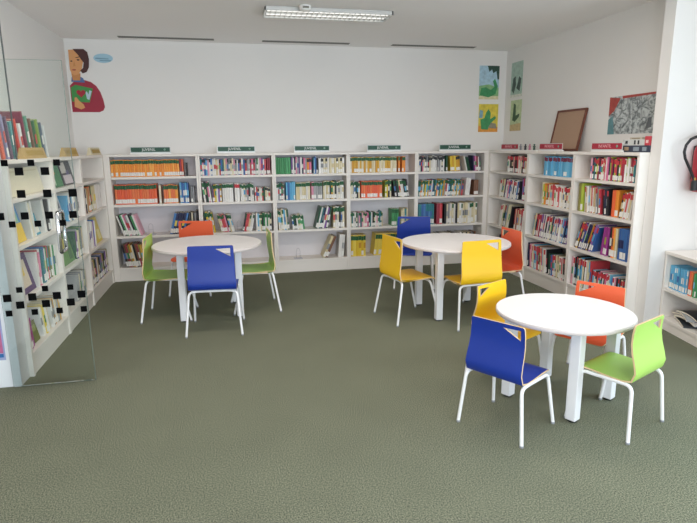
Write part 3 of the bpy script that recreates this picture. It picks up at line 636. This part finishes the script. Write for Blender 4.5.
decal(t, 'hand', SKIN, [[(.03, .06), (.10, .03), (.145, .05), (.13, .09), (.085, .13), (.06, .17), (.04, .165), (.035, .12)]], .008, .0095)
t = thing('cloud_sticker', 'pale blue oval sticker on the back wall beside the woman cut-out', 'sticker', (0, 0, 0)); t.matrix_world = TBK(-1.405, 2.645)
decal(t, 'oval', P('cloudblue', '#9fc3d4'), [ell(0, 0, .108, .052, 28)], .0005, .003)
decal(t, 'scribble', P('cloudslate', '#6f93a6'), [[(-.085, -.008), (.06, -.012), (.06, -.002), (-.085, .004)], [(-.04, -.03), (.085, -.034), (.085, -.022), (-.04, -.02)]], .003, .004)

def picture(T, w, h, label, bg, shapes, name='picture'):
    t = thing(name, label, 'picture', (0, 0, 0), group='illustrations in the right corner' if name == 'picture' else None); t.matrix_world = T
    decal(t, 'sheet', bg, [[(0, 0), (w, 0), (w, h), (0, h)]], .0005, .0025)
    for k, (nm, m, polys) in enumerate(shapes):
        decal(t, nm, m, [[(x * w, y * h) for x, y in p] for p in polys], .0025, .0035 + .0006 * k)
def comic_print():
    m = mat('comic_print', '#a9b0b0', .6); nt = m.node_tree; b = nt.nodes['Principled BSDF']
    tc = nt.nodes.new('ShaderNodeTexCoord'); v = nt.nodes.new('ShaderNodeTexVoronoi'); v.feature = 'DISTANCE_TO_EDGE'; v.inputs['Scale'].default_value = 9
    n = nt.nodes.new('ShaderNodeTexNoise'); n.inputs['Scale'].default_value = 14; n.inputs['Detail'].default_value = 5; n.inputs['Distortion'].default_value = 2.0
    r1 = nt.nodes.new('ShaderNodeValToRGB'); r1.color_ramp.elements[0].position = .0; r1.color_ramp.elements[0].color = lin('#3c4144'); r1.color_ramp.elements[1].position = .10; r1.color_ramp.elements[1].color = (1, 1, 1, 1)
    r2 = nt.nodes.new('ShaderNodeValToRGB'); r2.color_ramp.elements[0].position = .36; r2.color_ramp.elements[0].color = lin('#6b7375'); r2.color_ramp.elements[1].position = .56; r2.color_ramp.elements[1].color = lin('#c3c9c8')
    mx = nt.nodes.new('ShaderNodeMix'); mx.data_type = 'RGBA'; mx.blend_type = 'MULTIPLY'; mx.inputs[0].default_value = .45
    nt.links.new(tc.outputs['Object'], v.inputs['Vector']); nt.links.new(tc.outputs['Object'], n.inputs['Vector'])
    nt.links.new(v.outputs['Distance'], r1.inputs[0]); nt.links.new(n.outputs['Fac'], r2.inputs[0])
    nt.links.new(r2.outputs[0], mx.inputs[6]); nt.links.new(r1.outputs[0], mx.inputs[7]); nt.links.new(mx.outputs[2], b.inputs['Base Color'])
    return m
GRN, DGR = PV('dragon', '#3f8f5a'), PV('foliage', '#2c4a3c')
DR1 = [(.05, .12), (.5, .06), (.85, .16), (.95, .4), (.8, .62), (.7, .55), (.78, .38), (.6, .28), (.35, .36), (.12, .34)]
DR2 = [(.15, .1), (.5, .08), (.62, .3), (.9, .5), (.85, .58), (.6, .46), (.62, .68), (.5, .82), (.38, .7), (.3, .5), (.1, .45)]
picture(TBK(3.375, 2.222), .29, .44, 'green dragon picture under pale blue sky, upper one on the back wall corner', PV('palesky', '#a9c7d6'),
        [('meadow', PV('meadow', '#86b27c'), [[(0, .1), (1, .1), (1, .35), (.5, .45), (0, .4)]]), ('strip', PV('sand', '#d8cfa8'), [[(0, 0), (1, 0), (1, .1), (0, .1)]]), ('dragon', GRN, [DR1]), ('foliage', DGR, [[(.4, 1), (1, 1), (1, .6), (.92, .6), (.85, .85), (.7, .78), (.62, .9), (.5, .82)]])])
picture(TBK(3.385, 1.785), .29, .375, 'green dragon picture on yellow ground, lower one on the back wall corner', PV('yellowsky', '#e0c64a'),
        [('ground', PV('orangeground', '#d9933a'), [[(0, 0), (1, 0), (1, .18), (0, .22)]]), ('dragon', GRN, [DR2]), ('rocks', PV('rock', '#8f8a78'), [[(.5, .15), (.95, .12), (.9, .3), (.65, .34)]]), ('figure', PV('skyfig', '#7fa6b8'), [[(.02, .5), (.2, .5), (.22, .75), (.05, .8)]])])
picture(TRT(.15, 2.232), .30, .445, 'grey green picture with dark creatures, upper one on the right wall corner', PV('sage3', '#a9c0b2'),
        [('creature', PV('slategreen', '#48584f'), [[(.1, .2), (.3, .1), (.45, .35), (.4, .6), (.2, .55)], [(.5, .25), (.8, .15), (.9, .5), (.7, .58), (.62, .4)]]), ('strip', PV('paper3', '#d9d8cc'), [[(0, 0), (1, 0), (1, .07), (0, .07)]])])
picture(TRT(.125, 1.79), .29, .40, 'pale green picture with a dark green creature, lower one on the right wall corner', PV('palegreen', '#b9c9a0'),
        [('creature', PV('deepgreen', '#35573f'), [[(.2, .35), (.45, .3), (.8, .45), (.85, .55), (.5, .5), (.48, .85), (.3, .9), (.25, .6)]]), ('ground', PV('tan4', '#c4ad80'), [[(0, 0), (1, 0), (1, .25), (0, .2)]])])
picture(TRT(-1.92, 1.70), .62, .362, 'grey black and white comic style poster with red corner on the right wall', comic_print(),
        [('teal_area', PV('teal4', '#5e8a90'), [[(0, 0), (.16, 0), (.1, .5), (0, .4)]]), ('red_corner', PV('brickred', '#a9443c'), [[(0, .5), (.12, .62), (.25, .95), (0, 1)]]), ('red_strip', PV('brickred', '#a9443c'), [[(.3, .93), (1, .95), (1, 1), (.3, 1)]]),
         ('dark_figure', PV('charcoal4', '#5a5f62'), [[(.85, .1), (.97, .15), (.96, .4), (.9, .38)]])], name='comic_poster')

# ------------------------------------------------------------------ fire extinguisher
t = thing('fire_extinguisher', 'red fire extinguisher with black hose hanging on the white pier', 'fire extinguisher', (3.858, PY0 - .0905, 1.205))
M_RED = mat('extinguisher_red', '#a81c2a', .3, .03, 5)
q = MB(); q.lathe([(0, 0), (.06, 0), (.075, .012), (.078, .03), (.078, .33), (.07, .365), (.045, .395), (.022, .41), (.022, .425), (0, .425)], M_RED, 32); q.build('cylinder', t)
q = MB(); q.lathe([(0, .425), (.02, .425), (.02, .46), (.012, .47), (0, .47)], mat('brass', '#b08d4a', .3, metal=1), 20); q.build('valve', t)
q = MB(); q.box((-.09, -.01, .472), (.03, .01, .482), M_BLACK); q.box((-.085, -.01, .448), (-.01, .01, .456), M_BLACK); q.build('handle', t)
q = MB(); q.tube([(-.02, -.01, .45), (-.06, -.012, .458), (-.102, -.015, .455), (-.165, -.015, .432), (-.205, -.015, .385), (-.215, -.015, .33), (-.20, -.015, .28), (-.165, -.015, .225), (-.128, -.018, .165), (-.102, -.022, .115), (-.096, -.024, .095)], .0115, M_BLACK, 10); h_ = q.build('hose', t)
q = MB(); q.tube([(-.097, -.024, .12), (-.094, -.024, .10)], .0135, mat('brass', '#b08d4a', .3, metal=1), 12); q.build('ferrule', h_)
q = MB(); q.tube([(-.094, -.024, .1), (-.092, -.024, .085), (-.088, -.024, .015)], [.016, .024, .028], M_BLACK, 12); q.build('nozzle', h_)
q = MB(); q.box((-.03, .077, .10), (.03, .0900, .38), mat('bracket_steel', '#6f7276', .4, metal=.7)); q.build('bracket', t)

# ------------------------------------------------------------------ glass door, side pane and end panel on the left
t = thing('display_end_panel', 'white end panel closing the left bookcase run, behind the glass door', 'panel', (WL, -3.055, 0))
PW = -1.483 - WL
boxobj('panel_body', (.001, 0, 0), (PW, .155, 1.531), mat('end_panel_white', '#e4e8ea', .45, .01, 5), t, .004)
boxobj('edge_post', (PW - .045, -.004, 0), (PW + .002, .0, 1.531), mat('edge_post_white', '#dfe5e8', .4), t)
p_ = boxobj('display_poster', (.02, -.004, .20), (PW - .075, -.001, .62), P('lilac5', '#9aa3c8'), t)
boxobj('picture_area', (.05, -.0055, .25), (PW - .085, -.004, .42), P('rose5', '#b9648c'), p_); boxobj('blue_strip', (.05, -.0055, .22), (PW - .085, -.004, .245), P('blue5', '#2c6aa8'), p_)
GY = -3.068
t = thing('glass_door', 'clear glass door leaf with black squares and chrome pull in front of the left bookcases', 'door', (-1.53, GY, 0))
boxobj('leaf', (0, -.005, .008), (.525, .005, 2.143), M_GLASS, t)
q = MB(); q.box((.5252, -.005, .008), (.5275, .005, 2.143), M_GEDGE); q.box((.2, -.005, 2.1432), (.5275, .005, 2.1455), M_GEDGE); q.box((.05, -.005, .0055), (.5275, .005, .0078), M_GEDGE); q.build('polished_edge', t)
SQ = []
for z, xs, s in ((.686, (-1.414, -1.257, -1.10), .038), (.633, (-1.493, -1.341, -1.189, -1.035), .050), (.582, (-1.42, -1.262, -1.107), .050), (.528, (-1.494, -1.337, -1.183, -1.03), .040),
                 (1.516, (-1.402, -1.248, -1.096), .040), (1.462, (-1.323, -1.171), .050), (1.319, (-1.327, -1.173, -1.02), .050), (1.177, (-1.467, -1.323, -1.177, -1.032), .047), (1.124, (-1.403, -1.251, -1.10), .040)):
    for x in xs: SQ.append((x, z, s))
for x, z, s in SQ:
    boxobj('marker_square', (x + 1.53 - s / 2, -.0062, z - s / 2), (x + 1.53 + s / 2, -.0051, z + s / 2), M_SQ, t)
hx = -1.115 + 1.53
q = MB()
for sy in (-1, 1): q.tube([(hx, sy * .005, 1.195), (hx, sy * .045, 1.195), (hx, sy * .062, 1.178), (hx, sy * .062, .952), (hx, sy * .045, .935), (hx, sy * .005, .935)], .0125, M_CHROME, 12)
q.build('pull_handle', t)
t = thing('glass_side_pane', 'fixed glass pane above the white end panel at the left edge', 'glass pane', (WL, GY + .03, 0))
boxobj('pane', (.002, -.005, 1.536), (.478, .005, HC - .002), M_GLASS, t)
boxobj('edge_seal', (.478, -.006, 1.536), (.484, .006, HC - .002), mat('dark_seal', '#4a5150', .5), t)

# ------------------------------------------------------------------ tables
def table(x, y, ang, Rr, z, half, label):
    t = thing('round_table', label, 'table', (x, y, 0), ang, 'round white reading tables')
    th = .026
    q = MB(); q.lathe([(0, z), (Rr - .004, z)], M_TABLE, 96); q.lathe([(Rr - .004, z), (Rr, z - .003), (Rr, z - th + .003), (Rr - .004, z - th)], M_TEDGE, 96); q.lathe([(Rr - .004, z - th), (0, z - th)], M_TABLE, 96); q.build('tabletop', t)
    w = .0315
    for sx in (-1, 1):
        for sy in (-1, 1):
            cx, cy = sx * half, sy * half
            lg = MB(); lg.bevbox((cx - w, cy - w, .012), (cx + w, cy + w, z - th - .0005), .006, M_LEG); lo = lg.build('leg', t)
            p = MB(); p.lathe([(0, 0), (.026, 0), (.026, .012), (0, .012)], M_BLACK, 16, Matrix.Translation((cx, cy, 0))); p.build('foot_pad', lo)
    q = MB(); a = half - w
    for s in (-1, 1):
        q.box((-a, s * half - .012, z - th - .045), (a, s * half + .012, z - th - .001), M_LEG); q.box((s * half - .012, -a, z - th - .045), (s * half + .012, a, z - th - .001), M_LEG)
    q.build('under_frame', t)
    return t
table(-.2548, -1.5402, rad(4.1), .5183, .6914, .3707 / math.sqrt(2), 'round white table at the left with blue, green and orange chairs')
table(2.0962, -2.0651, rad(1.2), .5206, .6960, .3799 / math.sqrt(2), 'round white table at the back right between two yellow chairs')
table(1.9982, -4.0312, rad(27.6), .4116, .5864, .3148 / math.sqrt(2), 'smaller bright round white table at the front right')

# ------------------------------------------------------------------ chairs
def shell(outline, hole, prof, th, face, edge, bothsides=True):
    """bent plywood: 2-D outline (x, s) with an optional hole, laid along the profile s -> (y, z)"""
    pts = [Vector(p) for p in outline]; n = len(pts); edges = [(i, (i + 1) % n) for i in range(n)]
    if hole:
        h0 = len(pts); pts += [Vector(p) for p in hole]; k = len(hole); edges += [(h0 + i, h0 + (i + 1) % k) for i in range(k)]
    smin = min(p[1] for p in outline); smax = max(p[1] for p in outline); xm = max(p[0] for p in outline)
    def inside(p, poly):
        c = False
        for i in range(len(poly)):
            a, b = poly[i], poly[i - 1]
            if (a[1] > p[1]) != (b[1] > p[1]) and p[0] < (b[0] - a[0]) * (p[1] - a[1]) / (b[1] - a[1]) + a[0]: c = not c
        return c
    for i in range(1, 24):
        for j in range(-7, 8):
            p = (j / 7.5 * xm, smin + (smax - smin) * i / 24)
            if inside(p, outline) and not (hole and inside(p, hole)): pts.append(Vector(p))
    V, E, Fc, *_ = delaunay_2d_cdt(pts, edges, [], 0, 1e-5)
    keep = []
    for f in Fc:
        c = sum((V[i] for i in f), Vector((0, 0))) / len(f)
        if inside(c, outline) and not (hole and inside(c, hole)): keep.append(list(f))
    def at(s):
        y, z = prof(s); y2, z2 = prof(s + .002); y1, z1 = prof(s - .002); t = Vector((0, y2 - y1, z2 - z1)).normalized()
        return Vector((0, y, z)), Vector((1, 0, 0)).cross(t)
    A, Bk = [], []
    for v in V:
        o, nn = at(v[1]); o = o + Vector((v[0], 0, 0)); A.append(o + nn * th / 2); Bk.append(o - nn * th / 2)
    q = MB(); nV = len(V)
    area2 = lambda f: sum(V[f[i]][0] * V[f[(i + 1) % len(f)]][1] - V[f[(i + 1) % len(f)]][0] * V[f[i]][1] for i in range(len(f)))
    keep = [f if area2(f) > 0 else f[::-1] for f in keep]
    q.add(A, keep, face, None, True); q.add(Bk, [f[::-1] for f in keep], face, None, True)
    cnt = {}
    for f in keep:
        for i in range(len(f)): cnt[(f[i], f[(i + 1) % len(f)])] = 1
    bnd = [e for e in cnt if (e[1], e[0]) not in cnt]
    q.add(A + Bk, [(b, a, a + nV, b + nV) for a, b in bnd], edge)
    return q
def spline(pts):
    """arc-length Catmull-Rom through (y, z) points"""
    P_ = [Vector(p) for p in pts]; out = []
    for i in range(len(P_) - 1):
        p0, p1, p2, p3 = P_[max(i - 1, 0)], P_[i], P_[i + 1], P_[min(i + 2, len(P_) - 1)]
        for k in range(12):
            u = k / 12; out.append(.5 * (2 * p1 + (p2 - p0) * u + (2 * p0 - 5 * p1 + 4 * p2 - p3) * u * u + (3 * p1 - p0 - 3 * p2 + p3) * u ** 3))
    out.append(P_[-1]); L = [0]
    for a, b in zip(out, out[1:]): L.append(L[-1] + (b - a).length)
    def f(s):
        if s <= 0: d = (out[1] - out[0]).normalized(); return tuple(out[0] + d * s)
        if s >= L[-1]: d = (out[-1] - out[-2]).normalized(); return tuple(out[-1] + d * (s - L[-1]))
        for i in range(len(L) - 1):
            if L[i + 1] >= s: u = (s - L[i]) / (L[i + 1] - L[i]); return tuple(out[i].lerp(out[i + 1], u))
    return f, L[-1]
def round_rect(x0, x1b, x1t, s0, s1, r, rt):
    """outline with bottom half-width x1b, top half-width x1t; rounded by r (bottom) and rt (top)"""
    def arc(cx, cy, r, a0, a1): return [(cx + r * math.cos(a0 + (a1 - a0) * i / 5), cy + r * math.sin(a0 + (a1 - a0) * i / 5)) for i in range(6)] if r > 0 else [(cx, cy)]
    pts = arc(x1b - r, s0 + r, r, -math.pi / 2, 0)
    for i in range(1, 6): pts.append((x1b + (x1t - x1b) * i / 6, s0 + (s1 - s0) * i / 6))
    pts += arc(x1t - rt, s1 - rt, rt, 0, math.pi / 2)
    return pts + [(-x, s) for x, s in pts[::-1]]
CH = {'blue': '#183591', 'green': '#a4cb62', 'orange': '#ea6842', 'yellow': '#f2c11c'}
TH = .010
def chair(x, y, deg, color, big, label):
    a, b = (1.163, 1.20) if big else (1, 1)
    t = thing('chair', label, 'chair', (x, y, 0), rad(deg), 'coloured plywood chairs')
    face = mat('ply_' + color, CH[color], .38, .03, 3, spec=.4)
    sc = lambda p: (p[0] * a, p[1] * a, p[2] * b)
    full = [(.345, .322), (.33, .337), (.28, .343), (.20, .338), (.12, .334), (.06, .334), (.03, .341), (.014, .360)]
    full += [(.014, .395), (.021, .44), (.028, .49), (.033, .54), (.035, .60), (.036, .657)] if big else [(.008, .395), (.018, .44), (.033, .49), (.043, .54), (.044, .60), (.037, .657)]
    f, L = spline([(p[0] * a, p[1] * b) for p in full])
    # s of the bend where seat turns into back
    s_b = min((abs(f(L * k / 400)[1] - .345 * b) + (0 if k > 150 else 9), L * k / 400) for k in range(401))[1]
    o1 = round_rect(0, .172 * a, .177 * a, 0, s_b, .03 * a, 0)
    shell(o1, None, f, TH, face, M_PLY).build('seat', t)
    o2 = round_rect(0, .177 * a, .164 * a, s_b, L, 0, .012 * a)
    xr_ = .164 * a - .022 * a
    hole = [(xr_, L - .020 * b), (xr_ - .105 * a, L - .024 * b), (xr_, L - .080 * b)]
    shell(o2, hole, f, TH, face, M_PLY).build('backrest', t)
    rt_ = .0105
    def leg(side, foot, knee, end):
        fo, kn, en = (Vector(sc((side * p[0], p[1], p[2]))) for p in (foot, knee, end))
        corner = kn; d1 = (fo - corner); d2 = (en - corner)
        r = .042; p1 = corner + d1.normalized() * r; p2 = corner + d2.normalized() * r
        arc = [(1 - u) ** 2 * p1 + 2 * u * (1 - u) * corner + u * u * p2 for u in [k / 7 for k in range(8)]]
        q = MB(); q.tube([fo + Vector((0, 0, .012)) + d1.normalized() * -.0] + arc + [en], rt_, M_TUBE, 10); l = q.build('leg', t)
        c = MB(); c.lathe([(0, 0), (.0105, 0), (.0115, .004), (.0115, .013), (0, .013)], mat('foot_cap_grey', '#8f9194', .6), 14, Matrix.Translation(fo)); c.build('foot_cap', l)
    zt = .322; q = MB()
    if big:                     # rear and front tubes bent into an arch across the seat
        for s in (-1, 1):
            leg(s, (.204, -.018, 0), (.174, .036, zt), (.10, .055, zt)); leg(s, (.194, .37, 0), (.172, .29, zt - .004), (.10, .284, zt - .004))
        q.tube([sc((-.10, .055, zt)), sc((.10, .055, zt))], rt_, M_TUBE, 10); q.tube([sc((-.10, .284, zt - .004)), sc((.10, .284, zt - .004))], rt_, M_TUBE, 10)
        for s in (-1, 1): q.tube([sc((s * .10, .055, zt)), sc((s * .10, .284, zt - .004))], rt_ * .9, M_TUBE, 10)
    else:                       # tubes bent into an arch along each side of the seat
        for s in (-1, 1):
            leg(s, (.204, -.003, 0), (.174, .018, zt), (.172, .11, zt)); leg(s, (.198, .37, 0), (.172, .318, zt - .002), (.172, .23, zt - .002))
            q.tube([sc((s * .172, .11, zt)), sc((s * .172, .23, zt - .002))], rt_, M_TUBE, 10)
        for y_ in (.10, .25): q.tube([sc((-.172, y_, zt - .004)), sc((.172, y_, zt - .004))], rt_ * .9, M_TUBE, 10)
    q.build('seat_frame', t)
    return t
chair(1.356, -4.363, -58.0, 'blue', 0, 'blue plywood chair at the small front table, nearest the camera on its left')
chair(2.224, -4.543, 25.3, 'green', 0, 'bright green plywood chair at the right of the small front table')
chair(2.495, -3.725, 122, 'orange', 0, 'orange chair behind the small front table')
chair(1.738, -3.495, -151.6, 'yellow', 0, 'yellow chair between the small front table and the back right table')
chair(1.383, -2.193, -78.7, 'yellow', 1, 'yellow chair at the left side of the back right table')
chair(2.123, -2.636, 5.6, 'yellow', 1, 'yellow chair in front of the back right table with its back to the camera')
chair(2.10, -.80, 163, 'blue', 1, 'blue chair behind the back right table facing the camera')
chair(2.742, -2.037, 91.7, 'orange', 1, 'orange chair at the right end of the back right table')
chair(-.205, -2.300, -4.5, 'blue', 1, 'blue chair in front of the left table with its back to the camera')
chair(-.845, -1.565, -94, 'green', 1, 'green chair at the left side of the left table')
chair(.385, -1.480, 93.5, 'green', 1, 'green chair at the right side of the left table')
chair(-.413, -.507, 167.9, 'orange', 1, 'orange chair behind the left table')

# ------------------------------------------------------------------ added luminaires out of view, housings for the added warm lamps
for i, (x, y) in enumerate(ADDED_LAMPS):
    luminaire(x, y, 'added louvred strip light in the unseen ceiling, %s one' % ['nearest on the left', 'nearest on the right', 'farthest back'][i], False, 'added strip lights out of view')
